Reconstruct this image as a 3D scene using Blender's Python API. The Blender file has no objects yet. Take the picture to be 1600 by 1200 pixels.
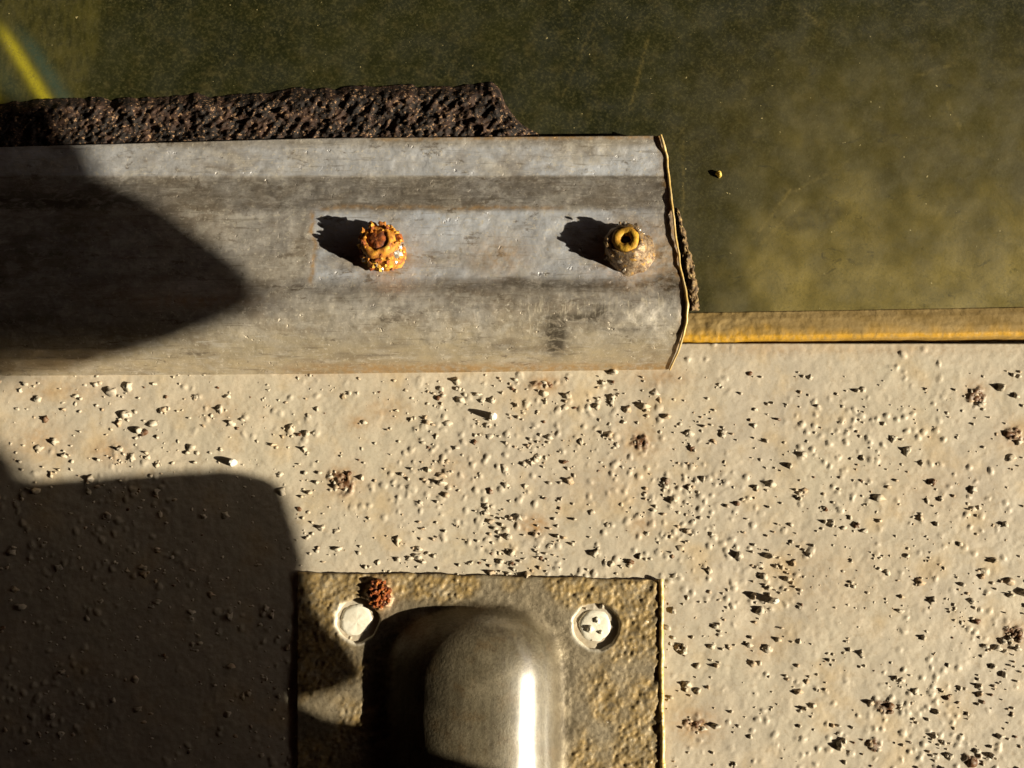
import bpy, math, random
import numpy as np
from mathutils import Vector, Matrix

# ------------------------------------------------------------------ camera, sky, sun, exposure
SC = bpy.context.scene
COL = SC.collection
S = 0.0002                      # metres per working unit (the close-up is about 32 cm wide)
D = 1650.0                      # camera distance, working units
TILT = math.radians(8.0)
CAMP = np.array([0.0, -D * math.sin(TILT), D * math.cos(TILT)])
FOC = 1650.0
SUN_EL, SUN_AZ = math.radians(27.0), math.radians(-15.0)   # low sun, from the right and a little below
L = np.array([math.cos(SUN_EL) * math.cos(SUN_AZ), math.cos(SUN_EL) * math.sin(SUN_AZ), math.sin(SUN_EL)])

cam_d = bpy.data.cameras.new('camera')
cam = bpy.data.objects.new('camera', cam_d)
COL.objects.link(cam)
cam.location = tuple(CAMP * S)
cam.rotation_euler = (TILT, 0, 0)
cam_d.sensor_width = 36.0
cam_d.lens = 36.0 * FOC / 1600.0
cam_d.clip_start = 0.01
cam_d.clip_end = 2000.0
cam_d.dof.use_dof = False
SC.camera = cam

world = bpy.data.worlds.new('World')
SC.world = world
world.use_nodes = True
wn = world.node_tree
bg = wn.nodes['Background']
sky = wn.nodes.new('ShaderNodeTexSky')
sky.sky_type = 'NISHITA'
sky.sun_disc = False
sky.sun_elevation = SUN_EL
sky.sun_rotation = math.pi / 2 - SUN_AZ
sky.dust_density = 3.0
wn.links.new(sky.outputs[0], bg.inputs[0])
bg.inputs[1].default_value = 0.05

sun_d = bpy.data.lights.new('sun', 'SUN')
sun = bpy.data.objects.new('sun', sun_d)
COL.objects.link(sun)
sun_d.energy = 5.0
sun_d.angle = math.radians(0.5)
sun_d.color = (1.0, 0.90, 0.69)
sun.rotation_euler = Vector((L[0], L[1], L[2])).to_track_quat('Z', 'Y').to_euler()
sun.location = (1, -0.3, 1)

SC.view_settings.view_transform = 'Standard'
SC.view_settings.look = 'None'
SC.view_settings.gamma = 1.0
SC.view_settings.exposure = 0.9
SC.view_settings.use_curve_mapping = False

# ------------------------------------------------------------------ helpers
rng = np.random.default_rng(11)
_ct, _st = math.cos(TILT), math.sin(TILT)


def P(u, v, h=0.0):
    """point (metres) at height h above the panel on the sight line through photo position u, v"""
    u, v, h = np.broadcast_arrays(np.asarray(u, float), np.asarray(v, float), np.asarray(h, float))
    rx, ry = (u - 800.0) / FOC, (600.0 - v) / FOC
    dx, dy, dz = rx, ry * _ct + _st, ry * _st - _ct
    t = (h - CAMP[2]) / dz
    return np.stack([CAMP[0] + dx * t, CAMP[1] + dy * t, h], -1) * S


def _hash(ix, iy, seed):
    n = (ix.astype(np.int64) * 374761393 + iy.astype(np.int64) * 668265263 + seed * 974634777) & 0xFFFFFFFF
    n = ((n ^ (n >> 13)) * 1274126177) & 0xFFFFFFFF
    n = (n ^ (n >> 16)) & 0xFFFFFFFF
    return n.astype(np.float64) / 4294967295.0


def vnoise(x, y, seed=0):
    ix, iy = np.floor(x), np.floor(y)
    fx, fy = x - ix, y - iy
    fx = fx * fx * (3 - 2 * fx)
    fy = fy * fy * (3 - 2 * fy)
    a, b = _hash(ix, iy, seed), _hash(ix + 1, iy, seed)
    c, d = _hash(ix, iy + 1, seed), _hash(ix + 1, iy + 1, seed)
    return (a * (1 - fx) + b * fx) * (1 - fy) + (c * (1 - fx) + d * fx) * fy


def fbm(x, y, size, octv=4, seed=0, gain=0.5):
    x, y = np.broadcast_arrays(np.asarray(x, float), np.asarray(y, float))
    s, a, tot = 0.0, 1.0, 0.0
    f = 1.0 / size
    for o in range(octv):
        s = s + a * vnoise(x * f + 13.7 * o, y * f - 7.3 * o, seed + o * 17)
        tot += a
        a *= gain
        f *= 2.03
    return s / tot


def cells(x, y, size, seed=0):
    """distance to the nearest jittered cell centre, 0..~1, and a random value of that cell"""
    x, y = np.broadcast_arrays(np.asarray(x, float), np.asarray(y, float))
    gx, gy = x / size, y / size
    ix, iy = np.floor(gx), np.floor(gy)
    best = np.full(gx.shape, 9.0)
    rv = np.zeros(gx.shape)
    for i in (-1, 0, 1):
        for j in (-1, 0, 1):
            cx, cy = ix + i, iy + j
            d = np.hypot(cx + _hash(cx, cy, seed) - gx, cy + _hash(cx, cy, seed + 5) - gy)
            m = d < best
            best = np.where(m, d, best)
            rv = np.where(m, _hash(cx, cy, seed + 9), rv)
    return best, rv


def sstep(a, b, x):
    t = np.clip((np.asarray(x, float) - a) / (b - a), 0, 1)
    return t * t * (3 - 2 * t)


def blob(u, v, cx, cy, rx, ry=None):
    ry = ry or rx
    return np.exp(-(((u - cx) / rx) ** 2 + ((v - cy) / ry) ** 2))


def build(name, verts, faces, m, parent=None, smooth=True, attrs=None):
    me = bpy.data.meshes.new(name)
    verts = np.asarray(verts, dtype=np.float32).reshape(-1, 3)
    if isinstance(faces, np.ndarray):
        nf, k = faces.shape
        me.vertices.add(len(verts))
        me.vertices.foreach_set('co', verts.ravel())
        me.loops.add(nf * k)
        me.loops.foreach_set('vertex_index', faces.astype(np.int32).ravel())
        me.polygons.add(nf)
        me.polygons.foreach_set('loop_start', np.arange(0, nf * k, k, dtype=np.int32))
        me.update(calc_edges=True)
    else:
        me.from_pydata([tuple(p) for p in verts.tolist()], [], faces)
    me.polygons.foreach_set('use_smooth', np.full(len(me.polygons), smooth))
    for k, a in (attrs or {}).items():
        at = me.attributes.new(k, 'FLOAT', 'POINT')
        at.data.foreach_set('value', np.asarray(a, dtype=np.float32).ravel())
    me.validate()
    me.materials.append(m)
    o = bpy.data.objects.new(name, me)
    COL.objects.link(o)
    if parent is not None:
        o.parent = parent
    return o


def grid_faces(nr, nc):
    i = np.arange(nr * nc).reshape(nr, nc)
    return np.stack([i[1:, :-1], i[1:, 1:], i[:-1, 1:], i[:-1, :-1]], -1).reshape(-1, 4)


def sheet(name, pts, m, parent=None, attrs=None, skirt=None, smooth=True, keep=None):
    """pts: rows x cols x 3 seen from above, first row is the top of the picture; skirt: metres straight down round the rim"""
    nr, nc, _ = pts.shape
    f = grid_faces(nr, nc)
    if keep is not None:
        f = f[keep.reshape(-1)]
    v = pts.reshape(-1, 3)
    at = {k: np.asarray(a).reshape(-1) for k, a in (attrs or {}).items()}
    if skirt:
        i = np.arange(nr * nc).reshape(nr, nc)
        loop = np.concatenate([i[0, :], i[1:, -1], i[-1, -2::-1], i[-2:0:-1, 0]])
        low = v[loop].copy()
        low[:, 2] -= skirt
        n0 = len(v)
        k = np.arange(len(loop))
        k2 = np.roll(k, -1)
        side = np.stack([loop[k], loop[k2], n0 + k2, n0 + k], -1)
        v = np.concatenate([v, low])
        f = np.concatenate([f, side])
        at = {q: np.concatenate([a, a[loop]]) for q, a in at.items()}
    return build(name, v, f, m, parent, smooth, at)


def tag(o, label, cat, group=None, kind=None):
    if label:
        o['label'] = label
    if cat:
        o['category'] = cat
    if group:
        o['group'] = group
    if kind:
        o['kind'] = kind
    return o


def empty(name, loc, label, cat, group=None):
    o = bpy.data.objects.new(name, None)
    COL.objects.link(o)
    o.empty_display_size = 0.01
    return tag(o, label, cat, group)


# ------------------------------------------------------------------ materials
class Mat:
    def __init__(self, name):
        self.m = bpy.data.materials.new(name)
        self.m.use_nodes = True
        self.nt = self.m.node_tree
        self.b = self.nt.nodes['Principled BSDF']
        self.tc = self.nt.nodes.new('ShaderNodeTexCoord').outputs['Object']

    def n(self, t, **kw):
        nd = self.nt.nodes.new(t)
        for k, v in kw.items():
            setattr(nd, k, v)
        return nd

    def put(self, sock, v):
        if isinstance(v, bpy.types.NodeSocket):
            self.nt.links.new(v, sock)
        elif isinstance(v, (tuple, list)):
            sock.default_value = (*v, 1.0) if len(v) == 3 and sock.type == 'RGBA' else v
        else:
            sock.default_value = v

    def noise(self, size, detail=4, rough=0.55, stretch=(1, 1, 1), dist=0.0):
        """noise whose blobs are about `size` working units wide, stretched along the axes; 0..1"""
        mp = self.n('ShaderNodeMapping')
        self.put(mp.inputs['Vector'], self.tc)
        k = 1.0 / (size * S)
        mp.inputs['Scale'].default_value = tuple(k / s for s in stretch)
        t = self.n('ShaderNodeTexNoise')
        t.inputs['Scale'].default_value = 1.0
        t.inputs['Detail'].default_value = detail
        t.inputs['Roughness'].default_value = rough
        t.inputs['Distortion'].default_value = dist
        self.nt.links.new(mp.outputs[0], t.inputs['Vector'])
        return t.outputs['Fac']

    def ramp(self, x, a, b, lo=0.0, hi=1.0):
        r = self.n('ShaderNodeMapRange', interpolation_type='SMOOTHSTEP')
        self.put(r.inputs['Value'], x)
        for i, q in zip(('From Min', 'From Max', 'To Min', 'To Max'), (a, b, lo, hi)):
            r.inputs[i].default_value = q
        return r.outputs[0]

    def math(self, op, a, b=0.0):
        r = self.n('ShaderNodeMath', operation=op)
        self.put(r.inputs[0], a)
        self.put(r.inputs[1], b)
        return r.outputs[0]

    def mix(self, f, a, b):
        r = self.n('ShaderNodeMix', data_type='RGBA')
        self.put(r.inputs[0], f)
        self.put(r.inputs[6], a)
        self.put(r.inputs[7], b)
        return r.outputs[2]

    def attr(self, name):
        return self.n('ShaderNodeAttribute', attribute_name=name).outputs['Fac']

    def bump(self, h, dist, strength=1.0, prev=None):
        r = self.n('ShaderNodeBump')
        r.inputs['Strength'].default_value = strength
        r.inputs['Distance'].default_value = dist * S
        self.put(r.inputs['Height'], h)
        if prev is not None:
            self.put(r.inputs['Normal'], prev)
        return r.outputs[0]

    def done(self, col, rough=0.6, metal=0.0, normal=None, spec=0.3):
        self.put(self.b.inputs['Base Color'], col)
        self.put(self.b.inputs['Roughness'], rough)
        self.put(self.b.inputs['Metallic'], metal)
        self.b.inputs['Specular IOR Level'].default_value = spec
        if normal is not None:
            self.put(self.b.inputs['Normal'], normal)
        return self.m


def mat_paint():
    k = Mat('cream_paint')
    c = k.mix(k.ramp(k.noise(260, 3), 0.35, 0.7), (0.455, 0.402, 0.315), (0.42, 0.368, 0.30))
    c = k.mix(k.ramp(k.noise(45, 5), 0.4, 0.75), c, (0.50, 0.43, 0.335))
    c = k.mix(k.ramp(k.noise(14, 4), 0.52, 0.75, 0, 0.4), c, (0.33, 0.25, 0.165))
    c = k.mix(k.ramp(k.noise(75, 4), 0.5, 0.72, 0, .55), c, (0.47, 0.35, 0.20))
    c = k.mix(k.ramp(k.noise(3.5, 2, .6), 0.45, 0.75, 0, .3), c, (0.33, 0.265, 0.18))
    st = k.math('MULTIPLY', k.attr('stain'), k.ramp(k.noise(10, 4), 0.25, 0.7, 0.25, 1.0))
    c = k.mix(st, c, (0.32, 0.17, 0.055))
    c = k.mix(k.math('MULTIPLY', k.attr('rust'), k.ramp(k.noise(5, 3), 0.3, 0.6, 0.5, 1.0)), c, (0.10, 0.042, 0.016))
    nb = k.bump(k.noise(5, 4, 0.6), 0.9, 0.4)
    return k.done(c, 0.5, 0.0, nb, 0.3)


def mat_galv():
    k = Mat('weathered_galvanised_steel')
    c = k.mix(k.ramp(k.noise(30, 5, 0.6, (2.2, 1, 1)), 0.3, 0.7), (0.33, 0.305, 0.285), (0.54, 0.51, 0.48))
    c = k.mix(k.ramp(k.noise(8, 4, 0.65), 0.45, 0.75, 0, 0.6), c, (0.17, 0.145, 0.12))
    c = k.mix(k.ramp(k.noise(120, 3), 0.45, 0.7, 0, 0.5), c, (0.33, 0.27, 0.19))
    c = k.mix(k.math('MULTIPLY', k.attr('blue'), k.ramp(k.noise(18, 4), 0.2, 0.7, 0.5, 1.0)), c, (0.62, 0.67, 0.78))
    c = k.mix(k.math('MULTIPLY', k.attr('tan'), k.ramp(k.noise(16, 4, 0.6, (1.6, 1, 1)), 0.2, 0.7, 0.5, 1.0)), c, (0.49, 0.41, 0.28))
    c = k.mix(k.ramp(k.noise(70, 5, .65, (1.8, 1, 1), .3), 0.46, 0.66, 0, .65), c, (0.24, 0.19, 0.135))
    c = k.mix(k.ramp(k.noise(34, 6, .7, (1.8, 1, 1), .3), 0.52, 0.64, 0, .5), c, (0.60, 0.56, 0.5))
    c = k.mix(k.ramp(k.noise(26, 6, .75, (2.0, 1, 1), .3), 0.57, 0.66, 0, .75), c, (0.15, 0.12, 0.09))
    c = k.mix(k.ramp(k.noise(9, 5, .7, (9, .7, 1)), 0.56, 0.68, 0, .55), c, (0.17, 0.14, 0.105))
    c = k.mix(k.ramp(k.noise(7, 4, .7, (7, .6, 1)), 0.58, 0.7, 0, .6), c, (0.62, 0.58, 0.52))
    c = k.mix(k.ramp(k.noise(12, 4, .7), 0.64, 0.7, 0, .7), c, (0.13, 0.10, 0.07))
    c = k.mix(k.ramp(k.noise(6, 3, .65), 0.56, 0.70, 0, .7), c, (0.66, 0.60, 0.5))
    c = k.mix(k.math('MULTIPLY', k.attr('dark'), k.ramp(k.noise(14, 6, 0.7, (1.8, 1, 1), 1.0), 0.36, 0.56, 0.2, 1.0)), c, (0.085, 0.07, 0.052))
    c = k.mix(k.math('MULTIPLY', k.attr('rust'), k.ramp(k.noise(9, 4), 0.3, 0.65, 0.2, 1.0)), c, (0.42, 0.24, 0.08))
    c = k.mix(k.math('MULTIPLY', k.attr('scratch'), k.ramp(k.noise(6, 3, 0.6, (0.6, 3.5, 1)), 0.52, 0.66)), c, (0.72, 0.64, 0.5))
    nb = k.bump(k.noise(4, 3, 0.6), 0.9, 0.5)
    nb = k.bump(k.noise(16, 4, 0.6, (2.5, 1, 1)), 1.0, 0.3, nb)
    nb = k.bump(k.ramp(k.noise(11, 3, .6), .655, .76), -1.3, .7, nb)
    return k.done(c, k.ramp(k.noise(22, 3), 0.3, 0.7, 0.34, 0.52), 0.45, nb, 0.5)


def plate_base(k):
    c = k.mix(k.ramp(k.noise(50, 5, 0.6), 0.3, 0.7), (0.21, 0.17, 0.11), (0.33, 0.275, 0.19))
    c = k.mix(k.ramp(k.noise(7, 4, 0.65), 0.45, 0.72, 0, 0.55), c, (0.13, 0.10, 0.06))
    f = k.math('MULTIPLY', k.attr('corr'), k.ramp(k.noise(13, 5, 0.65), 0.3, 0.65, 0.15, 1.0))
    c = k.mix(f, c, (0.31, 0.20, 0.06))
    c = k.mix(k.ramp(k.noise(5, 4, 0.7), 0.52, 0.7, 0, 0.6), c, (0.07, 0.05, 0.03))
    c = k.mix(k.math('MULTIPLY', k.attr('rust'), k.ramp(k.noise(8, 3), 0.3, 0.6, 0.4, 1.0)), c, (0.26, 0.09, 0.025))
    c = k.mix(k.attr('white'), c, (0.78, 0.73, 0.62))
    d = k.mix(k.ramp(k.noise(9, 5, 0.6, (1, 9, 1)), 0.3, 0.7), (0.075, 0.06, 0.036), (0.13, 0.108, 0.068))
    d = k.mix(k.ramp(k.noise(46, 5, .65), 0.42, 0.68, 0, 0.8), d, (0.17, 0.14, 0.09))
    d = k.mix(k.ramp(k.noise(40, 4, .65), 0.5, 0.7, 0, 0.6), d, (0.11, 0.07, 0.03))
    d = k.mix(k.ramp(k.noise(4, 3, .65), 0.42, 0.72, 0, .5), d, (0.045, 0.033, 0.017))
    d = k.mix(k.ramp(k.noise(10, 4, 0.7), 0.6, 0.72, 0, 0.8), d, (0.05, 0.035, 0.02))
    c = k.mix(k.attr('dome'), c, d)
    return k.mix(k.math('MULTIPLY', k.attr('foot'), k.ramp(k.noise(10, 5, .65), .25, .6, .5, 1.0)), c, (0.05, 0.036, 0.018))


def mat_plate(name='corroded_plate_steel', coat=False):
    k = Mat(name)
    c = plate_base(k)
    nb = k.bump(k.noise(5, 4, 0.6), 1.3, 0.55)
    me = k.math('SUBTRACT', 0.42, k.math('MULTIPLY', k.attr('corr'), 0.3))
    me = k.math('MULTIPLY', me, k.math('SUBTRACT', 1.0, k.attr('white')))
    me = k.math('MULTIPLY', me, k.math('SUBTRACT', 1.0, k.math('MULTIPLY', k.attr('dome'), .7)))
    if coat:
        k.put(k.b.inputs['Coat Weight'], k.math('MULTIPLY', k.attr('rub'), k.ramp(k.noise(13, 5, .65, (1, 4, 1)), .3, .6, .45, 1.0)))
        k.b.inputs['Coat Roughness'].default_value = 0.19
        k.b.inputs['Coat IOR'].default_value = 2.3
    return k.done(c, k.ramp(k.noise(26, 3), 0.3, 0.7, 0.46, 0.6), me, nb, 0.4)


def mat_dome():
    return mat_plate('rubbed_dome_steel', True)


def mat_foam():
    k = Mat('crumbling_rubber')
    c = k.mix(k.ramp(k.noise(9, 5, 0.7), 0.35, 0.7), (0.005, 0.0035, 0.003), (0.015, 0.009, 0.007))
    c = k.mix(k.ramp(k.noise(22, 4, 0.6), 0.45, 0.65), c, (0.045, 0.023, 0.015))
    c = k.mix(k.ramp(k.noise(5, 3, 0.6), 0.56, 0.66), c, (0.26, 0.155, 0.085))
    nb = k.bump(k.noise(4, 4, 0.65), 2.0, 0.8)
    return k.done(c, 0.75, 0.0, nb, 0.3)


def mat_pane():
    k = Mat('grimy_dark_green_glass')
    c = k.mix(k.ramp(k.noise(160, 5, 0.6), 0.3, 0.7), (0.008, 0.0095, 0.003), (0.018, 0.0185, 0.005))
    c = k.mix(k.ramp(k.noise(20, 5, 0.65), 0.5, 0.75, 0, 0.6), c, (0.045, 0.036, 0.012))
    c = k.mix(k.math('MULTIPLY', k.attr('grime'), k.ramp(k.noise(40, 6, 0.65), 0.2, 0.8, 0.45, .95)), c, (0.25, 0.195, 0.06))
    c = k.mix(k.math('MULTIPLY', k.attr('smear'), k.ramp(k.noise(16, 4), 0.3, 0.7, 0.4, 1.0)), c, (0.03, 0.025, 0.008))
    c = k.mix(k.math('MULTIPLY', k.attr('sunlit_tint'), k.ramp(k.noise(16, 4, 0.6, (0.6, 2, 1)), 0.3, 0.7, 0.2, 1.0)), c, (0.10, 0.085, 0.02))
    c = k.mix(k.attr('teal'), c, (0.035, 0.055, 0.04))
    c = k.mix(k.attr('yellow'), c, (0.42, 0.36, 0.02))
    c = k.mix(k.ramp(k.noise(7, 2, 0.5), 0.755, 0.78), c, (0.30, 0.25, 0.12))
    c = k.mix(k.ramp(k.noise(60, 6, .75, (1, 1, 1), 2.0), 0.55, 0.70, 0, .35), c, (0.05, 0.042, 0.013))
    c = k.mix(k.ramp(k.noise(30, 6, .75, (1.5, 1, 1), 1.0), 0.58, 0.68, 0, .5), c, (0.02, 0.02, 0.012))
    c = k.mix(k.ramp(k.noise(4, 3, .65), 0.45, 0.75, 0, .5), c, (0.08, 0.072, 0.028))
    c = k.mix(k.ramp(k.noise(10, 5, .7), 0.54, 0.68, 0, .45), c, (0.055, 0.05, 0.02))
    c = k.mix(k.math('MULTIPLY', k.attr('scratch'), k.ramp(k.noise(8, 4, .6), .4, .6, .2, 1)), c, (0.25, 0.19, 0.06))
    nb = k.bump(k.noise(6, 4, 0.65), 0.7, 0.5)
    nb = k.bump(k.noise(40, 3), 1.5, 0.3, nb)
    return k.done(c, k.ramp(k.noise(50, 4), 0.3, 0.7, 0.35, 0.6), 0.0, nb, 0.35)


def mat_trim():
    k = Mat('ochre_stained_trim')
    c = k.mix(k.ramp(k.noise(24, 5, 0.6, (3, 1, 1)), 0.3, 0.7), (0.23, 0.155, 0.055), (0.33, 0.235, 0.105))
    c = k.mix(k.math('MULTIPLY', k.attr('ochre'), k.ramp(k.noise(8, 4, 0.6, (0.8, 2, 1)), 0.25, 0.6, 0.3, 1.0)), c, (0.50, 0.27, 0.02))
    nb = k.bump(k.noise(6, 4), 1.5, 0.5)
    return k.done(c, 0.5, 0.0, nb, 0.3)


def mat_simple(name, c1, c2, size, rough=0.6, metal=0.0, bump=1.2, c3=None):
    k = Mat(name)
    c = k.mix(k.ramp(k.noise(size, 4, 0.6), 0.35, 0.65), c1, c2)
    if c3:
        c = k.mix(k.ramp(k.noise(size * 0.8 + 1, 3), 0.55, 0.68), c, c3)
    return k.done(c, rough, metal, k.bump(k.noise(max(3.0, size * 0.5), 4), bump, 0.6), 0.35)


M_paint, M_galv, M_plate, M_dome = mat_paint(), mat_galv(), mat_plate(), mat_dome()
M_foam, M_pane, M_trim = mat_foam(), mat_pane(), mat_trim()
M_edge = mat_simple('bare_yellowed_edge', (0.62, 0.42, 0.14), (0.72, 0.55, 0.28), 14, 0.4, 0.2)
M_rust = mat_simple('orange_rust', (0.55, 0.24, 0.025), (0.22, 0.065, 0.015), 10, 0.6, 0.0, 2.0, (0.62, 0.38, 0.05))
M_rustdk = mat_simple('deep_red_rust', (0.30, 0.075, 0.012), (0.09, 0.025, 0.01), 9, 0.7, 0.0, 2.0, (0.42, 0.15, 0.02))
M_ochre = mat_simple('ochre_rust', (0.60, 0.36, 0.04), (0.45, 0.22, 0.03), 8, 0.55, 0.0, 1.5)
M_steel = mat_simple('worn_rivet_steel', (0.34, 0.25, 0.16), (0.12, 0.075, 0.045), 7, 0.5, 0.4, 2.5, (0.45, 0.25, 0.06))
M_glint = mat_simple('glint_pale_steel', (0.8, 0.76, 0.7), (0.6, 0.5, 0.38), 6, 0.28, 0.8, 1.0)  # pale steel standing in for the white sun glint on the rivets
M_hole = mat_simple('hole_black', (0.012, 0.008, 0.006), (0.03, 0.018, 0.01), 6, 0.8)  # near-black colour stands in for the shade inside the rivet hole
M_white = mat_simple('old_white_paint', (0.78, 0.74, 0.64), (0.66, 0.61, 0.50), 16, 0.45, 0.0, 1.2)
M_chip = mat_simple('bright_white_chip', (0.85, 0.83, 0.78), (0.8, 0.77, 0.7), 8, 0.5)
M_yflake = mat_simple('yellow_flake', (0.75, 0.55, 0.12), (0.6, 0.42, 0.08), 8, 0.5)
M_putty = mat_simple('brown_putty', (0.20, 0.125, 0.055), (0.07, 0.045, 0.025), 8, 0.7, 0.0, 2.0, (0.34, 0.24, 0.10))
M_added_blocker = mat_simple('added_blocker_brown', (0.055, 0.015, 0.013), (0.04, 0.012, 0.011), 200, 0.7)  # dark wood of the added shadow boards and sky-blocking shelter
M_ground = mat_simple('grey_concrete', (0.22, 0.20, 0.17), (0.16, 0.145, 0.125), 800, 0.85)

# ------------------------------------------------------------------ ground
zg = -40 * S
g = 60.0
ground = build('ground', [(-g, -g, zg), (g, -g, zg), (g, g, zg), (-g, g, zg)], [(0, 1, 2, 3)], M_ground)
tag(ground, 'grey concrete ground below the painted panel', 'ground', None, 'structure')

# ------------------------------------------------------------------ cream painted panel
xs = np.concatenate([np.linspace(-1500, -60, 18), np.arange(-40, 1642, 2.0), np.linspace(1660, 3000, 18)])
ys = np.concatenate([np.arange(537, 1236, 2.0), np.linspace(1250, 2500, 16)])
U, V = np.meshgrid(xs, ys)
inside = ((U > -45) & (U < 1645) & (V < 1240)).astype(float)

STAINS = [(850, 600, 26, 16, .9), (835, 820, 22, 16, 1), (535, 750, 28, 24, .8), (170, 705, 30, 18, .6), (340, 640, 40, 24, .35), (600, 640, 36, 22, .45),
          (1000, 690, 36, 30, .55), (1003, 822, 20, 18, .6), (1088, 1132, 34, 26, .8), (1525, 610, 20, 16, .6), (1590, 680, 26, 20, .7), (1590, 990, 30, 22, .7),
          (1190, 1010, 30, 22, .4), (60, 690, 50, 30, .5), (700, 740, 60, 30, .25), (960, 760, 70, 40, .25), (1300, 900, 120, 60, .18), (1450, 760, 90, 50, .18),
          (1030, 590, 50, 14, .6), (500, 578, 90, 8, .5), (1400, 545, 200, 9, .35), (1200, 545, 100, 10, .4), (90, 610, 80, 18, .45), (560, 660, 16, 12, .7)]
RUSTY = [(1525, 620, 15, 14), (1586, 678, 12, 11), (1586, 990, 17, 11), (1380, 1104, 14, 11), (1365, 1166, 16, 11), (535, 752, 17, 18), (1088, 1130, 16, 13),
         (1000, 692, 14, 13), (850, 600, 14, 5), (1520, 1190, 14, 12)]
stain = np.zeros_like(U)
for cx, cy, rx, ry, a in STAINS:
    stain = np.maximum(stain, a * blob(U, V, cx, cy, rx, ry))
rust = np.zeros_like(U)
H = (fbm(U, V, 120, 3, 1) - .5) * 5 + (fbm(U, V, 22, 3, 2) - .5) * 1.5 + (fbm(U, V, 7, 2, 4) - .5) * .7
wob = fbm(U, V, 9, 3, 6)
for cx, cy, rx, ry in RUSTY:                                   # blisters that have broken open
    d = np.hypot((U - cx) / rx, (V - cy) / ry) + (wob - .5) * 1.7
    rust = np.maximum(rust, sstep(1.05, .55, d))
    H += sstep(1.1, .5, d) * ((fbm(U, V, 6, 2, 12) - .5) * 8 + 2)
c1, r1 = cells(U, V, 15, 3)                                    # paint pimples everywhere
dens = fbm(U, V, 110, 3, 8)
zone = .35 + .4 * blob(U, V, 820, 760, 420, 200) + .25 * blob(U, V, 1400, 1050, 300, 260) + .2 * blob(U, V, 150, 660, 200, 90)
on = sstep(.60, .25, r1 + (1 - zone) * .62 - (dens - .5) * 1.3)
H += on * 2.2 * sstep(.40, .05, c1 + (wob - .5) * .7)
H *= inside
panel = sheet('painted_panel', P(U, V, 0) + np.stack([0 * H, 0 * H, H * S], -1), M_paint, None, {'stain': stain, 'rust': rust}, skirt=38 * S)
tag(panel, 'cream painted panel rough with grit and rusty blisters below the grey steel channel', 'panel')

# grit standing in the paint: nobody could count it
ico_v, ico_f = None, None


def icosphere(sub):
    import bmesh
    bm = bmesh.new()
    bmesh.ops.create_icosphere(bm, subdivisions=sub, radius=1.0)
    v = np.array([q.co[:] for q in bm.verts])
    f = np.array([[q.index for q in t.verts] for t in bm.faces])
    bm.free()
    return v, f


ICO1, ICO2, ICO3 = icosphere(1), icosphere(2), icosphere(3)


def lump(ico, c, rx, ry, rz, jit=.22, lean=0.0):
    """an irregular pebble of radii in metres at c"""
    v, f = ico
    r = rng.normal(1, jit, (len(v), 1)).clip(.55, 1.6)
    a = rng.uniform(0, 6.28)
    q = v * r
    q[:, :2] *= (1.0 - .38 * np.clip(q[:, 2:3], 0, 1.2))
    ca, sa = math.cos(a), math.sin(a)
    q = np.stack([q[:, 0] * ca - q[:, 1] * sa, q[:, 0] * sa + q[:, 1] * ca, q[:, 2]], -1)
    return q * np.array([rx, ry, rz]) + c, f


GRIT = [(850, 598, 8), (800, 607, 7), (1075, 760, 6), (440, 768, 9), (467, 795, 8), (640, 872, 8), (1020, 797, 7), (908, 690, 8), (742, 680, 7), (764, 682, 8), (697, 773, 9),
        (698, 721, 7), (620, 642, 6), (642, 656, 7), (495, 640, 7), (482, 650, 7), (475, 702, 8), (456, 682, 6), (568, 660, 8), (790, 692, 6), (1200, 1015, 9), (1345, 1020, 8),
        (1290, 795, 7), (1256, 768, 8), (1170, 1008, 8), (1112, 1010, 8), (1540, 1010, 8), (1525, 972, 9), (1380, 662, 8), (1395, 685, 9), (1266, 590, 7), (760, 790, 6),
        (712, 700, 7), (820, 760, 6), (876, 780, 6), (925, 800, 7), (980, 640, 8), (1010, 640, 9), (1030, 625, 8), (975, 660, 7), (1052, 955, 8), (1060, 1012, 9), (1118, 978, 8),
        (1140, 1012, 7), (1120, 1040, 8), (1090, 1080, 8), (1260, 1065, 7), (1330, 910, 7), (1325, 915, 6), (1350, 830, 7), (1318, 825, 6), (1230, 905, 7), (1430, 1080, 8),
        (1480, 1090, 8), (1500, 1075, 7), (1530, 1085, 7), (1460, 1150, 8), (1485, 1180, 9), (1550, 1180, 9), (1400, 1060, 7), (1470, 780, 7), (1520, 795, 7), (1570, 820, 8),
        (1535, 900, 8), (1580, 930, 7), (1500, 850, 7), (1250, 770, 7), (1300, 815, 6), (1080, 700, 7), (1115, 690, 7), (1130, 680, 7), (1180, 640, 6), (1215, 655, 6),
        (196, 648, 10), (70, 655, 8), (100, 640, 7), (60, 700, 8), (85, 690, 8), (100, 712, 7), (230, 715, 7), (160, 640, 6), (240, 600, 6), (420, 610, 6), (330, 650, 6),
        (590, 880, 7), (660, 878, 7), (930, 865, 9), (955, 880, 9), (985, 878, 9), (1000, 870, 8), (880, 840, 6), (845, 872, 6), (800, 880, 6), (1050, 870, 8), (40, 600, 8),
        (545, 740, 9), (525, 760, 9), (540, 765, 8), (516, 745, 7), (1532, 632, 9), (1592, 690, 8), (1390, 1112, 8), (1372, 1172, 9), (1098, 1138, 8), (1578, 998, 9)]
gv, gf, gr, gs = [], [], [], []
nv = 0


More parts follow.
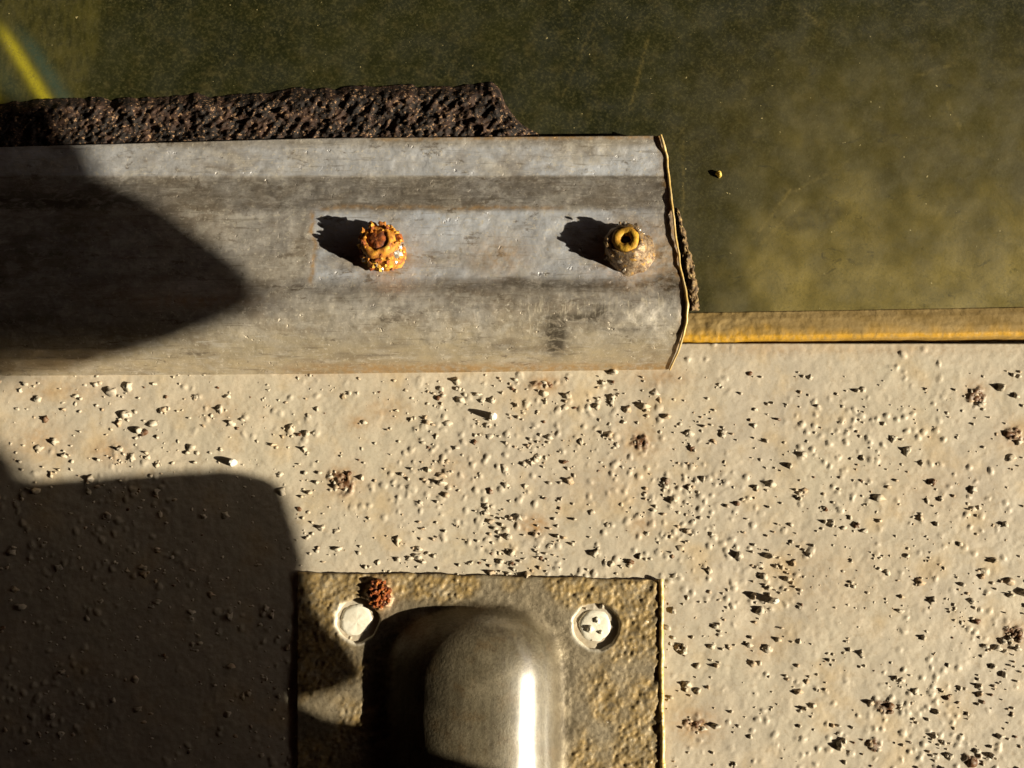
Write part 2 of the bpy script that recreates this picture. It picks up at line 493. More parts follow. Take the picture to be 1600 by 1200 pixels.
def add_grit(u, v, r, rusty, dark, ico):
    global nv
    p = P(u, v, 0) + np.array([0, 0, 0.12 * r * S])
    q, f = lump(ico, p, r * S * rng.uniform(.7, 1.3), r * S * rng.uniform(.6, 1.05), r * S * rng.uniform(.5, 1.05), .34)
    gv.append(q)
    gf.append(f + nv)
    gr.append(np.full(len(q), rusty))
    gs.append(np.full(len(q), dark))
    nv += len(q)


for u, v, r in GRIT:
    add_grit(u, v, r * .64, float(rng.random() < .12), float(rng.random() < .25) * .6, ICO2)
    for k in range(rng.integers(0, 4)):
        add_grit(u + rng.normal(0, 12), v + rng.normal(0, 9), rng.uniform(2.2, 4.2), 0, 0, ICO1)
cand = np.stack([rng.uniform(-30, 1630, 26000), rng.uniform(578, 1225, 26000)], -1)
cd = fbm(cand[:, 0], cand[:, 1], 60, 3, 8)
cz = .16 + .5 * blob(cand[:, 0], cand[:, 1], 830, 760, 380, 200) + .22 * blob(cand[:, 0], cand[:, 1], 1420, 1060, 320, 260) \
    + .25 * blob(cand[:, 0], cand[:, 1], 130, 670, 220, 80) + .25 * blob(cand[:, 0], cand[:, 1], 960, 870, 160, 60) - .12 * blob(cand[:, 0], cand[:, 1], 1350, 620, 280, 110)
pk = np.clip((cd - .45) * 4.0, 0.05, 1.3) * cz * .42 + .06
for (u, v) in cand[rng.random(len(cand)) < pk]:
    r = float(np.clip(rng.lognormal(.92, .45), 1.5, 7.0))
    add_grit(u, v, r, float(rng.random() < .05), float(rng.random() < .2) * .5, ICO2 if r > 4.5 else ICO1)
grit = build('paint_grit', np.concatenate(gv), np.concatenate(gf), M_paint, panel, True, {'rust': np.concatenate(gr), 'stain': np.concatenate(gs)})
grit['kind'] = 'stuff'

for cx, cy, rx, ry in RUSTY:                                   # broken blisters crusted with rust
    bv, bf, n0 = [], [], 0
    tw, el = rng.uniform(-.9, .9), rng.uniform(.45, .9)
    for k in range(int(rng.integers(5, 9) + rx * .45)):
        a, q_ = rng.uniform(0, 6.28), rng.random() ** .7 * .9
        r_ = rng.lognormal(1.1, .42)
        lv, lf = lump(ICO1, P(cx + rx * q_ * math.cos(a), cy + ry * q_ * el * math.sin(a + tw), .3), r_ * S * 1.25, r_ * S, r_ * S * .62, .34)
        bv.append(lv)
        bf.append(lf + n0)
        n0 += len(lv)
    bv = np.concatenate(bv)
    build('rust_blister', bv, np.concatenate(bf), M_paint, panel, True, {'rust': np.repeat((rng.random(len(bv) // 12) < .75).astype(float), 12), 'stain': np.full(len(bv), .6)})

# ------------------------------------------------------------------ dark grimy pane
zp = -10.0
xs = np.concatenate([np.linspace(-1500, -60, 12), np.arange(-40, 1642, 4.0), np.linspace(1660, 3000, 12)])
ys = np.concatenate([np.linspace(-1500, -60, 12), np.arange(-40, 518, 4.0)])
U, V = np.meshgrid(xs, ys)
wx = (fbm(U, V, 70, 4, 21) - .5)
grime = sstep(120, 520, V + wx * 260) * sstep(1060, 1240, U + wx * 120) * .85
grime = np.maximum(grime, .8 * blob(U, V, 1330, 430, 200, 45))
grime = np.maximum(grime, .55 * blob(U, V, 1450, 320, 60, 50))
grime = np.maximum(grime, .30 * sstep(980, 1300, U) * sstep(-50, 250, V))
smear = .9 * sstep(.55, .2, np.hypot((U - 1270 + (V - 340) * .9) / 130, (V - 340) / 60)) * .8 + .5 * blob(U, V, 1090, 300, 70, 160)
lineu = 0 + (V - 52) * .62                                     # yellow reflection painted as a streak running down to the right
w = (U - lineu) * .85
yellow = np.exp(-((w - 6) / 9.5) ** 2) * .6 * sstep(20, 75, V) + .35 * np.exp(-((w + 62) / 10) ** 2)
teal = .8 * np.exp(-((w - 30) / 13) ** 2) * sstep(25, 80, V) + .3 * np.exp(-((w + 30) / 16) ** 2)
scr = np.zeros_like(U)
for (x0, y0, x1, y1, w_, a_) in ((1178, 372, 1236, 296, 2.4, .7), (1190, 380, 1250, 318, 2.0, .5), (985, 170, 1012, 60, 2.6, .5), (1066, 200, 1068, 330, 2.0, .5), (1240, 300, 1330, 250, 2.5, .35), (1430, 120, 1490, 100, 2.5, .4), (1250, 10, 1280, 40, 3, .4),
                                 (880, 150, 930, 30, 2.2, .3), (1480, 160, 1500, 200, 3, .5), (1460, 345, 1480, 320, 4, .4)):
    tt = np.clip(((U - x0) * (x1 - x0) + (V - y0) * (y1 - y0)) / ((x1 - x0) ** 2 + (y1 - y0) ** 2), 0, 1)
    dd = np.hypot(U - x0 - tt * (x1 - x0), V - y0 - tt * (y1 - y0))
    scr = np.maximum(scr, .45 * a_ * np.exp(-(dd / w_) ** 2))
sunlit_tint = sstep(6, -12, U - (166 - V * .22) + wx * 20) * sstep(-60, 10, U) * .4  # sunlit corner behind the glass, painted as a lighter tint
Hp = (fbm(U, V, 60, 3, 31) - .5) * 2.5
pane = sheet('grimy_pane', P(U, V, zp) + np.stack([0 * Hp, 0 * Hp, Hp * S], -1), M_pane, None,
             {'grime': np.clip(grime, 0, 1), 'smear': np.clip(smear, 0, 1), 'yellow': np.clip(yellow, 0, 1), 'teal': np.clip(teal, 0, 1) * (1 - np.clip(yellow, 0, 1)), 'sunlit_tint': sunlit_tint, 'scratch': scr}, skirt=28 * S)
tag(pane, 'large dark olive pane filmed with grime and with a yellow reflection painted across its corner', 'pane')

# ------------------------------------------------------------------ ochre trim strip, right of the channel
us = np.arange(1000, 1660, 2.5)
us = np.concatenate([us, np.linspace(1680, 3000, 20)])
t = np.linspace(0, 1, 26)
U, T = np.meshgrid(us, t)
top = 489 - (U - 1070) * .017
bot = 534 - (U - 1065) * .0145 + (fbm(U, 0 * U, 26, 2, 3) - .5) * 3
V = top + (bot - top) * T
h = np.interp(T, [0, .08, .25, .6, .85, 1], [-9, -7, -2, 3, 4, 0]) + (fbm(U, V, 10, 3, 5) - .5) * (1.2 + 3 * sstep(1300, 1070, U))
ochre = sstep(.45, .95, T + (fbm(U, V, 24, 3, 6) - .5) * .5) * (.45 + .55 * sstep(1420, 1080, U)) + .9 * np.exp(-((T - .88) / .06) ** 2)
trim = sheet('trim_strip', P(U, V, h), M_trim, None, {'ochre': np.clip(ochre, 0, 1)}, skirt=30 * S)
tag(trim, 'narrow ochre stained trim strip between the dark pane and the cream panel', 'trim')

# ------------------------------------------------------------------ crumbling black seal above the channel
us = np.arange(-60, 846, 2.0)
t = np.linspace(0, 1, 52)
U, T = np.meshgrid(us, t)
top = np.interp(U, [-60, 0, 200, 440, 640, 768, 782, 790, 806, 826, 846], [165, 160, 153, 142, 132, 130, 140, 162, 184, 201, 211])
top = top + (fbm(U, 0 * U, 22, 4, 41) - .5) * 16
bot = np.interp(U, [-60, 0, 1000], [240, 238, 222])
V = top + (bot - top) * T
cd, cr = cells(U, V, 11, 44)
h = np.minimum(1, np.minimum(T * 6, (1.02 - T) * 8)) * 20 - 8
h = h + ((fbm(U, V, 40, 3, 42) - .5) * 18 + (fbm(U + V * .7, V, 9, 4, 43, .65) - .5) * 19 + sstep(.6, .1, cd) * cr ** 3 * 6) * np.minimum(1, T * 4)
h = h * sstep(850, 800, U) - 9 * (1 - sstep(850, 800, U))
seal = sheet('rubber_seal', P(U, V, h), M_foam, None, None, skirt=16 * S, smooth=True)
tag(seal, 'crumbling black rubber seal with a ragged end above the grey channel', 'seal')

# ------------------------------------------------------------------ grey steel channel
PV = [208, 222, 262, 274, 282, 300, 326, 340, 400, 432, 444, 456, 470, 484, 500, 520, 540, 556, 568, 576, 580]
PH = [24, 26, 26, 27, 30, 38, 49, 51.5, 60, 64, 69, 75.5, 80, 81, 78, 68, 53, 36, 19, 7, 2]
ss = np.linspace(0, 1, 230)
us = np.concatenate([np.linspace(-900, -60, 12), np.arange(-40, 1, 2.0)])
NC = 560
svals = np.linspace(0, 1, NC)
prof_v = np.interp(ss, np.linspace(0, 1, len(PV)), PV)
# resample by even v steps and smooth the bends
vv = np.linspace(208, 580, 230)
hh = np.interp(vv, PV, PH)
ker = np.array([1, 2, 3, 2, 1]) / 9.0
hs = np.convolve(np.pad(hh, 2, 'edge'), ker, 'valid')
hs = np.where(np.abs(vv - 274) < 6, hh, hs)
end_u = np.interp(vv, [206, 215, 240, 290, 330, 380, 420, 455, 475, 500, 520, 550, 575, 582], [1031, 1034, 1041, 1046, 1050, 1057, 1063, 1070, 1073, 1072, 1068, 1058, 1047, 1045])
A = np.concatenate([np.linspace(-.85, -.045, 12), np.linspace(-.04, 1, 580)])
U = A[None, :] * end_u[:, None] + (fbm(0 * vv, vv, 18, 3, 51) - .5)[:, None] * 3 * (A[None, :] > .96)
V0 = np.repeat(vv[:, None], len(A), 1)
skew_top = np.interp(U, [0, 500, 1035], [22, 8, 4])             # the upper edge rises slightly to the right
skew_bot = np.interp(U, [0, 500, 1045], [7, 4, -3])
q = (V0 - 208) / 372.0
V = V0 + skew_top * (1 - q) ** 2 + skew_bot * q
Hc = np.repeat(hs[:, None], len(A), 1)
Hc = Hc + (fbm(U, V, 120, 3, 52) - .5) * 5 + (fbm(U, V, 16, 3, 53) - .5) * 1.8 * 1.0
Hc += -3.0 * blob(U, V, 750, 395, 120, 40)
for cx, cy in ((602, 398), (985, 400)):
    Hc += 2.5 * blob(U, V, cx, cy, 46, 36)
blue = sstep(478, 500, U + (fbm(U, V, 20, 3, 60) - .5) * 26) * sstep(1045, 1000, U) * sstep(322, 334, V + (fbm(U, V, 16, 3, 61) - .5) * 12) * sstep(452, 425, V)  # cool patch round the rivets, its bluish sheen painted into the colour
blue = blue * (.55 + .45 * fbm(U, V, 70, 3, 62)) + .75 * sstep(222, 236, V) * sstep(276, 273, V) * (.6 + .4 * sstep(500, 900, U))  # flat upper flange painted lighter where it catches more sun
tan = sstep(448, 560, V + (fbm(U, V, 40, 3, 63) - .5) * 60) * .95 + .5 * blob(U, V, 930, 235, 60, 18) + .35 * blob(U, V, 770, 400, 70, 26)
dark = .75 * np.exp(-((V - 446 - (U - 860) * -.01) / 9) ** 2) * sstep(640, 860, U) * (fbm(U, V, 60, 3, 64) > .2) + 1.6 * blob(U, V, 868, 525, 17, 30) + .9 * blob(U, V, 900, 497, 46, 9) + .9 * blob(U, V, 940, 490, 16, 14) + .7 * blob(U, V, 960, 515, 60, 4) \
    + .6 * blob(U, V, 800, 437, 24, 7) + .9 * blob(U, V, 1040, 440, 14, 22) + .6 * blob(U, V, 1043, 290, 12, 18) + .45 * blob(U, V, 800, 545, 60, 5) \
    + .75 * (.35 + fbm(U, V, 40, 4, 66)) * .7 * sstep(275, 279, V) * sstep(332, 322, V + (fbm(U, V, 18, 3, 65) - .5) * 14) + .55 * np.exp(-((V - 276) / 2.2) ** 2) * sstep(500, 1000, U)  # stains, plus painted shading on the rising band, stripe and crease
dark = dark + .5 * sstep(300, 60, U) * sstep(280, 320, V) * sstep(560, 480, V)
rustc = .9 * blob(U, V, 605, 402, 50, 38) + 1.0 * blob(U, V, 992, 398, 62, 44) + .6 * blob(U, V, 780, 400, 50, 30) + .7 * sstep(16, 3, np.abs(V - 578)) * sstep(350, 600, U) + .7 * sstep(8, 2, np.abs(V - V[0:1, :])) * sstep(980, 900, np.abs(U - 900) * 3) \
    + .5 * sstep(16, 2, (end_u[:, None] - U)) + .45 * blob(U, V, 300, 470, 90, 12) + .85 * np.exp(-((U - 489 - (fbm(V, 0 * V, 20, 3, 67) - .5) * 14) / 3.5) ** 2) * sstep(325, 335, V) * sstep(455, 430, V) + .6 * np.exp(-((V - 325 - (fbm(U, 0 * U, 30, 3, 68) - .5) * 8) / 3.5) ** 2) * sstep(480, 520, U) * sstep(900, 850, U)
scratch = .8 * np.maximum.reduce([blob(U, V, 836, 492, 24, 34), blob(U, V, 1010, 465, 44, 18), .7 * blob(U, V, 985, 480, 22, 22), .6 * blob(U, V, 905, 480, 60, 20), .5 * blob(U, V, 1030, 520, 18, 40)]) * (.4 + fbm(U, V, 24, 3, 69))
chan = empty('steel_channel', None, 'weathered grey steel channel with a rolled lower edge and two rivets', 'channel')
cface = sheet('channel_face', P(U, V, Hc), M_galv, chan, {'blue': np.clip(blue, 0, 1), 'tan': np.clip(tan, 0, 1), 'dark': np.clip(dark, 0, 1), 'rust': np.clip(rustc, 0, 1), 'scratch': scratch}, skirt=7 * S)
SURF = (U, V, Hc)


def chan_h(u, v):
    i = np.argmin((U - u) ** 2 + (V - v) ** 2)
    return float(Hc.ravel()[i])


# raised ragged burr along the cut end
def tube(path, rad, nseg=10):
    path = np.asarray(path)
    rad = np.broadcast_to(rad, (len(path),))
    tg = np.gradient(path, axis=0)
    tg /= np.linalg.norm(tg, axis=1, keepdims=True)
    up = np.array([0, 0, 1.0])
    sd = np.cross(tg, up)
    sd /= np.linalg.norm(sd, axis=1, keepdims=True) + 1e-12
    nn = np.cross(sd, tg)
    a = np.linspace(0, 2 * math.pi, nseg, endpoint=False)
    ring = path[:, None] + rad[:, None, None] * (np.cos(a)[None, :, None] * sd[:, None] + np.sin(a)[None, :, None] * nn[:, None])
    n = len(path)
    i = np.arange(n * nseg).reshape(n, nseg)
    j = np.roll(i, -1, 1)
    f = np.stack([i[:-1], i[1:], j[1:], j[:-1]], -1).reshape(-1, 4)
    return ring.reshape(-1, 3), f


ev = np.linspace(207, 578, 190)
eu = np.interp(ev, vv, end_u)
eh = np.interp(ev, vv, hs)
lift = .6 * np.interp(ev, [206, 225, 245, 290, 330, 380, 420, 470, 500, 540, 578], [6, 7, 2.5, 3, 6.5, 5.5, 2, 1, .8, .6, .4]) + (fbm(ev, 0 * ev, 18, 3, 71) - .5) * 4
rad = np.interp(ev, [206, 300, 420, 480, 520, 578], [2.3, 2.1, 1.8, 2.3, 1.9, 1.3]) * (1 + (fbm(ev, 0 * ev, 9, 3, 72) - .5) * .8)
pv, pf = tube(P(eu + 1 + (fbm(ev, 0 * ev, 26, 3, 73) - .5) * 2.5, ev + 4 * (1 - (ev - 208) / 372.0), eh + lift), rad * S)
build('cut_edge', pv, pf, M_edge, chan)


def revolve(profile, base, axis, nseg=40, wob=0.0, seed=0):
    """profile: (radius, height) pairs from the rim inward; wob: ragged amount"""
    ax = Vector(axis).normalized()
    s1 = ax.orthogonal().normalized()
    s2 = ax.cross(s1)
    a = np.linspace(0, 2 * math.pi, nseg, endpoint=False)
    pts = []
    for k, (r, h) in enumerate(profile):
        rr = r * (1 + wob * (fbm(np.cos(a) * 2.2 + 5, np.sin(a) * 2.2 + k * .5, 1.0, 3, seed) - .5) * 2)
        hh_ = h + wob * 14 * (fbm(np.cos(a) * 2.8 + 9, np.sin(a) * 2.8 + k * .7, 1.0, 3, seed + 3) - .5)
        pts.append(np.array(base) + S * (rr[:, None] * (np.cos(a)[:, None] * np.array(s1) + np.sin(a)[:, None] * np.array(s2)) + hh_[:, None] * np.array(ax)))
    n = len(profile)
    v = np.concatenate(pts)
    i = np.arange(n * nseg).reshape(n, nseg)
    j = np.roll(i, -1, 1)
    f = np.stack([i[:-1], j[:-1], j[1:], i[1:]], -1).reshape(-1, 4).tolist()
    f.append(list(i[-1]))
    return v, f


def rivet(u, v, lean, mats, wob, seed, label, profs):
    h0 = chan_h(u, v) - 4
    base = P(u, v, h0)
    r = empty('rivet', None, None, None)
    r.parent = chan
    r['label'] = label
    for nm, prof, mm, sd_ in (('rivet_body', profs[0], mats[0], 0), ('rivet_ring', profs[1], mats[1], 20), ('rivet_core', profs[2], mats[2], 40)):
        b_v, b_f = revolve(prof, base, lean, 44, wob, seed + sd_)
        build(nm, b_v, b_f, mm, r)
    return r


rivet(600, 394, (-.16, .24, 1), (M_rust, M_rust, M_rustdk), .24, 81, 'rivet crusted all over with orange rust',
      ([(36, -6), (33, 1), (30, 8), (28, 18), (27, 28), (25, 33), (20, 36), (16, 32)],
       [(25, 28), (26, 36), (24, 41), (20, 42.5), (15.5, 40), (13, 32)],
       [(17, 32), (15, 41), (9, 43.5), (3, 43)]))
rivet(982, 393, (-.22, .26, 1), (M_steel, M_ochre, M_hole), .19, 91, 'rivet with dark crust, pale lumps for its sun glint and ochre ring round a dark hole',
      ([(42, -6), (38, 0), (35.5, 5), (33.5, 15), (31, 28), (28, 34), (25, 37), (21.5, 38), (19, 36), (17, 32)],
       [(20.5, 33), (20, 40), (17.5, 42.5), (9.5, 42), (7.5, 38), (7, 30)],
       [(11.5, 26), (11, 31), (7, 34), (3, 35)]))

def crust(root, u, v, lean, spec):
    axv = np.array(Vector(lean).normalized())
    b0 = P(u, v, chan_h(u, v) - 4)
    for nm, m_, cnt, seedr, zr in spec:
        vs_, fs_, n0 = [], [], 0
        for q in range(cnt):
            a = rng.uniform(0, 6.28)
            z = rng.uniform(*zr)
            rad_ = (36 - z * .18) * rng.uniform(.9, 1.02) if z < 36 else rng.uniform(17, 25)
            rr_ = rng.uniform(*seedr) * S
            c_ = b0 + axv * z * S + np.array([math.cos(a) * rad_, math.sin(a) * rad_, 0]) * S
            lv, lf = lump(ICO1, c_, rr_, rr_, rr_, .3)
            vs_.append(lv)
            fs_.append(lf + n0)
            n0 += len(lv)
        if nm == 'sun_glint':  # larger lumps added on the sunward side as the glint
            for a, z, rr_ in ((-.35, 14, 7), (-.55, 24, 7.5), (-.8, 10, 6.5), (-.1, 20, 5.5)):
                c_ = b0 + axv * z * S + np.array([math.cos(a), math.sin(a), 0]) * 28 * S
                lv, lf = lump(ICO2, c_, rr_ * S, rr_ * S, rr_ * S * 1.3, .12)
                vs_.append(lv)
                fs_.append(lf + n0)
                n0 += len(lv)
        build(nm, np.concatenate(vs_), np.concatenate(fs_), m_, root, False)


crust(bpy.data.objects['rivet'], 600, 394, (-.16, .24, 1), (('rust_crust', M_rust, 46, (3, 6.5), (10, 42)), ('ochre_crust', M_ochre, 30, (2.5, 5), (2, 30)), ('dark_crust', M_rustdk, 40, (2.5, 5.5), (4, 43)), ('sun_glint', M_glint, 16, (2, 4), (0, 26))))
crust(bpy.data.objects['rivet.001'], 982, 393, (-.22, .26, 1), (('ochre_crust', M_ochre, 22, (2, 4), (0, 10)), ('dark_crust', M_putty, 54, (2.5, 5), (0, 36)), ('sun_glint', M_glint, 34, (2.5, 5), (2, 32))))

# brown putty squeezed out along the end of the channel
t = np.linspace(0, 1, 120)
W = np.linspace(-1, 1, 15)
TT, WW = np.meshgrid(t, W, indexing='ij')
pv_ = 325 + t * 160
pu_ = np.interp(pv_, [325, 380, 430, 485], [1058, 1070, 1080, 1086])
wd = np.interp(t, [0, .2, .6, 1], [1, 4, 7, 7])
U2 = pu_[:, None] + WW * wd[:, None] + (fbm(TT * 160, WW * 8, 9, 3, 7) - .5) * 8
V2 = pv_[:, None] + 0 * WW
H2 = -10 + (1 - WW ** 2) * (1 + 8 * fbm(TT * 160, WW * 9, 9, 3, 75)) + (fbm(TT * 160, WW * 9, 5, 2, 77) - .5) * 8
putty = sheet('putty_bead', P(U2, V2, H2)[:, ::-1], M_putty, None, None, skirt=5 * S)
# the sheet's rows run down the picture and its columns left to right
tag(putty, 'crumbly brown putty bead along the cut end of the grey channel', 'putty')

# ------------------------------------------------------------------ corroded cover plate with its pressed dome
us = np.arange(466, 1032.1, 2.0)
vs = np.arange(0, 340, 2.0)
U0, W0 = np.meshgrid(us, vs)
HOLES = [(559, 969, 29, 35), (931, 978, 31, 37)]
U = U0 + (W0 / 300.0) * (2.0 * (U0 - 466) / 566 - 1.0 * (1 - (U0 - 466) / 566))
U = np.where(U0 >= 1031.9, U + (fbm(W0, 0 * W0, 20, 2, 3) - .5) * 2.5, U)
V = 893 + (U0 - 468) * .0215 + W0 + (fbm(U0, 0 * U0, 30, 3, 5) - .5) * 5 * (W0 < 1)
edge = np.minimum(np.minimum(U0 - 466, 1032 - U0), W0 + 2)
corr = .75 * sstep(.35, .62, fbm(U, V, 70, 3, 101) + .30 * blob(U, V, 985, 1080, 60, 140) + .25 * blob(U, V, 500, 925, 60, 50) + .18 * blob(U, V, 860, 915, 190, 22) - .22 * blob(U, V, 760, 1030, 130, 110) + .1 * sstep(60, 0, edge) - .06)
H = np.minimum(edge * 1.2, 0) + 6 + (fbm(U, V, 60, 3, 102) - .5) * 3
cd, cr = cells(U, V, 7.5, 103)
H += corr * (sstep(.65, .1, cd) * (.3 + 2.4 * cr ** 2) + (fbm(U + V * .6, V, 12, 4, 104) - .5) * 7) + (fbm(U, V, 6, 2, 105) - .5) * 1.2
H += 4.5 * sstep(5, 0, 1032 - U0) * (fbm(W0, 0 * W0, 26, 2, 8) * .8 + .4)
H -= 3 * sstep(4, 0, W0) * fbm(U0, 0 * U0, 40, 2, 9)
# dome: a half-round pressing with a rounded top, steep on the left
xc, yc = 757.0, 1080.0
dl, dr = 148.0, 118.0
dx = U - xc
sx = np.where(dx < 0, dx / dl, dx / dr)
sy = (np.clip(yc - V, 0, None) / 132.0) ** 1.7
rr = np.sqrt(sx ** 2 + sy ** 2)
Rr = np.clip(rr, 0, 1)
dome = (np.sqrt(np.clip(1.30 - rr ** 2, 0, None)) - math.sqrt(.30)) / (math.sqrt(1.30) - math.sqrt(.30))
dome = 72.0 * .5 * (dome + np.sqrt(dome ** 2 + .2 ** 2)) * sstep(1.6, .95, rr)
fil = 0.0
mask_d = sstep(1.12, .78, rr)
H = H * (1 - mask_d) + mask_d * (6 + (fbm(U, V, 90, 2, 110) - .5) * 2.5) + dome + fil
white = np.zeros_like(H)
for cx, cy, ri, ro in HOLES:
    d = np.hypot(U - cx, V - cy) + (fbm(U, V, 14, 3, 111) - .5) * 6
    H += -19 * sstep(ro, ri, d)
    white = np.maximum(white, sstep(ro + 6, ro - 5, d + 9 * sstep(-12, 30, (U - cx) * .7 - (cy - V) * -.5)))  # white paint in the dimples, spread wider to paint the sunlit left side
rustp = .95 * blob(U, V, 592, 930, 20, 24)
dxr = np.hypot((U - 592) / 22, (V - 930) / 27) + (fbm(U, V, 12, 3, 113) - .5) * .5
H += sstep(1.05, .6, dxr) * (5 + sstep(.6, .1, cd) * 7 * cr)
fac_rr = (rr[1:, :-1] + rr[1:, 1:] + rr[:-1, 1:] + rr[:-1, :-1]) / 4
PP = P(U, V, 0) + np.stack([0 * H, 0 * H, H * S], -1)
plate = empty('cover_plate', None, 'brown corroded steel plate with a pressed dome on the cream panel', 'plate')
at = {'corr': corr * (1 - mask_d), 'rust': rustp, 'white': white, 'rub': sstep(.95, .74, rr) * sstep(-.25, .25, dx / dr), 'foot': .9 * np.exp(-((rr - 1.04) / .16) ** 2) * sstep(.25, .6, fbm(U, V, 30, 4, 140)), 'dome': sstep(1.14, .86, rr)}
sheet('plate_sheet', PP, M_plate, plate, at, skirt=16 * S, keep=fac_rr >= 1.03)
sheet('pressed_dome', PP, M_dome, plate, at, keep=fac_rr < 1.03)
jj = U0.shape[1] - 1
pe = PP[:, jj].copy() + np.array([0, 0, -3.2 * S])
n_ = np.arange(len(pe))
pv, pf = tube(pe, S * (2.6 + 2.2 * fbm(n_ * 2.0, 0 * n_, 16, 3, 130)))
build('plate_edge', pv, pf, M_edge, plate)
# painted screw heads sunk in the dimples
for k, (cx, cy, ri, ro) in enumerate(HOLES):
    b = P(cx - 1, cy + 1, -6)
    b_v, b_f = revolve([(25.5, -4), (25.5, 4), (24, 7), (19, 8), (9, 8.4), (2, 8.5)], b, (0.02, -.04, 1), 30, .11, 120 + k)
    sc = build('screw_head', b_v, b_f, M_white, plate)
    if k == 1:
        for (ax_, ay_, rr_) in ((-9, 5, 6), (2, -8, 4.5), (8, 10, 3)):
            lv, lf = lump(ICO2, P(cx + ax_, cy + ay_, 3.0), rr_ * S, rr_ * S, rr_ * .9 * S)
            build('paint_lump', lv, lf, M_white, sc)
# the scab of rust beside the left screw
rv, rf, n0 = [], [], 0
for k in range(70):
    a, q_ = rng.uniform(0, 6.28), math.sqrt(rng.random())
    u, v = 592 + 17 * q_ * math.cos(a), 929 + 22 * q_ * math.sin(a)
    r_ = rng.uniform(2.2, 5.2)
    lv, lf = lump(ICO1, P(u, v, 14 + rng.uniform(0, 7) * (1 - q_)), r_ * S, r_ * S, r_ * S * 1.1, .25)
    rv.append(lv)
    rf.append(lf + n0)
    n0 += len(lv)
scab = build('rust_scab', np.concatenate(rv), np.concatenate(rf), M_rustdk, plate, False)

# ------------------------------------------------------------------ loose chips
def chip(name, u, v, h0, size, m, label, cat, lean, group=None):
    w_, d_, hgt = size
    c = P(u, v, h0)
    ax = Vector(lean).normalized()
    s1 = Vector((1, .35, 0)).normalized()
    s1 = (s1 - ax * s1.dot(ax)).normalized()
    s2 = ax.cross(s1)
    vs_, n = [], 9
    for k, (tt, sc_) in enumerate(((-.15, .9), (.35, 1.0), (.75, .85), (1.0, .45))):
        for i in range(n):
            a = i / n * 6.2832
            j = rng.uniform(.8, 1.15)
            p = s1 * (math.cos(a) * w_ * sc_ * j) + s2 * (math.sin(a) * d_ * sc_ * j) + ax * (hgt * tt)
            vs_.append(np.array(c) + S * np.array(p))
    f = []
    for k in range(3):
        for i in range(n):
            f.append([k * n + i, k * n + (i + 1) % n, (k + 1) * n + (i + 1) % n, (k + 1) * n + i])
    f.append([3 * n + i for i in range(n)])
    o = build(name, vs_, f, m, None, False)
    return tag(o, label, cat, group)


chip('paint_chip', 771, 652, 0, (6, 4.5, 20), M_chip, 'bright white chip standing upright midway below the grey channel', 'paint chip', (-.05, .1, 1), 'white chips standing on the cream panel')
chip('paint_chip', 1208, 939, 0, (7, 4.5, 19), M_chip, 'white chip on the open cream panel right of the brown plate', 'paint chip', (.05, .1, 1), 'white chips standing on the cream panel')
chip('paint_chip', 365, 724, 0, (6.5, 5, 16), M_chip, 'pale chip beside the rounded corner of the big dark shadow', 'paint chip', (.0, .1, 1), 'white chips standing on the cream panel')
chip('yellow_flake', 1122, 273, zp, (4, 6.5, 9), M_yflake, 'tiny yellow flake on the dark pane right of the channel', 'flake', (.3, -.2, 1))

# ------------------------------------------------------------------ added unseen boards on posts, outlined to throw the shadows on the left side
def board(name, outline, zc, thick, m, label, post_uv, shift):
    pts = []
    for (u, v, h) in outline:
        p = P(u + shift, v, h) / S
        d = (zc - p[2]) / L[2]
        pts.append(p + d * L)
    pts = np.array(pts)
    n = len(pts)
    lo, hi = pts.copy(), pts.copy()
    hi[:, 2] += thick
    area = 0.5 * np.sum(pts[:, 0] * np.roll(pts[:, 1], -1) - np.roll(pts[:, 0], -1) * pts[:, 1])
    i = np.arange(n)
    j = np.roll(i, -1)
    up, dn = list(range(n, 2 * n)), list(range(n))[::-1]
    sides = [[int(a), int(b), int(b) + n, int(a) + n] for a, b in zip(i, j)]
    if area < 0:
        up, dn, sides = up[::-1], dn[::-1], [s[::-1] for s in sides]
    root = empty(name, None, label, 'board')
    bo = build('shade_panel', np.concatenate([lo, hi]) * S, [up, dn] + sides, m, root, False)
    p = P(post_uv[0], post_uv[1], 0) / S
    d = zc / L[2]
    q_ = p + d * L
    b_v, b_f = revolve([(22, 0), (22, zc + 39)], (q_[0] * S, q_[1] * S, zg), (0, 0, 1), 20)
    build('shade_post', b_v, b_f, m, root)
    return root


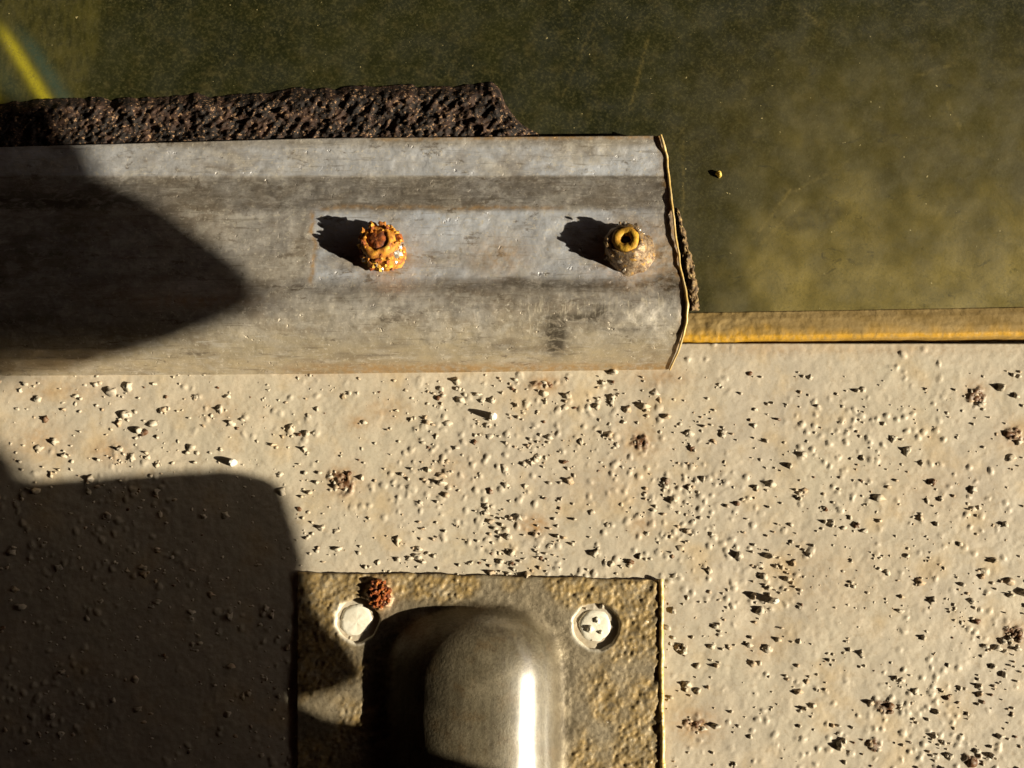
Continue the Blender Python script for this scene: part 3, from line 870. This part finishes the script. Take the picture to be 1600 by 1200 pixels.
A_OUT = [(-900, 170, 0), (40, 164, 0), (66, 168, 5), (74, 212, 15), (112, 228, 25), (132, 268, 26), (150, 284, 34), (200, 302, 44), (262, 345, 53), (322, 390, 60), (372, 428, 65), (392, 455, 75), (376, 482, 80),
         (322, 505, 77), (240, 532, 60), (150, 558, 36), (70, 577, 10), (0, 586, 0), (-70, 610, 0), (-70, 650, 0), (-30, 690, 0), (8, 722, 0), (26, 760, 0), (30, 900, 0), (-200, 1300, 0), (-900, 1700, 0)]
B_OUT = [(-500, 790, 0), (50, 767, 0), (180, 758, 0), (300, 749, 0), (380, 745, 0), (402, 748, 0), (420, 760, 0), (432, 785, 0), (446, 830, 0), (460, 882, 0), (466, 905, 6), (480, 950, 8), (503, 985, 8),
         (530, 1012, 8), (565, 1040, 20), (575, 1066, 20), (520, 1078, 8), (450, 1092, 4), (450, 1102, 4), (500, 1126, 8), (555, 1150, 10), (620, 1168, 40), (668, 1186, 70), (760, 1204, 84), (900, 1235, 40),
         (1000, 1300, 0), (1000, 1700, 0), (400, 2100, 0), (-500, 2100, 0)]
board('shade_board', A_OUT, 1750, 30, M_added_blocker, 'far dark board added unseen to cast the pointed shadow over the channel', (-700, 1450), 27)
board('shade_board', B_OUT, 860, 25, M_added_blocker, 'near dark board added unseen to cast the round cornered shadow on the cream panel', (300, 1900), 18)

# ------------------------------------------------------------------ unseen dark shelter added to block the sky, open towards the low sun
def box(name, x0, x1, y0, y1, z0, z1, m, parent):
    v = [(x, y, z) for z in (z0, z1) for (x, y) in ((x0, y0), (x1, y0), (x1, y1), (x0, y1))]
    return build(name, v, [[3, 2, 1, 0], [4, 5, 6, 7], [0, 1, 5, 4], [1, 2, 6, 5], [2, 3, 7, 6], [3, 0, 4, 7]], m, parent, False)


shelter = empty('added_sky_blocker', None, 'unseen dark brown shelter added to block the sky, with one window towards the sun', 'shelter')
box('sky_block_wall', -1.10, -1.05, -1.0, 1.0, zg, 2.0, M_added_blocker, shelter)
box('sky_block_wall', -1.05, 3.3, 0.95, 1.0, zg, 2.0, M_added_blocker, shelter)
box('sky_block_wall', -1.05, 2.95, -1.0, -0.95, zg, 2.0, M_added_blocker, shelter)
box('sky_block_sill', 3.0, 3.05, -0.945, 0.945, zg, 1.15, M_added_blocker, shelter)
box('sky_block_roof', -1.15, 3.1, -1.05, 1.05, 2.003, 2.04, M_added_blocker, shelter)
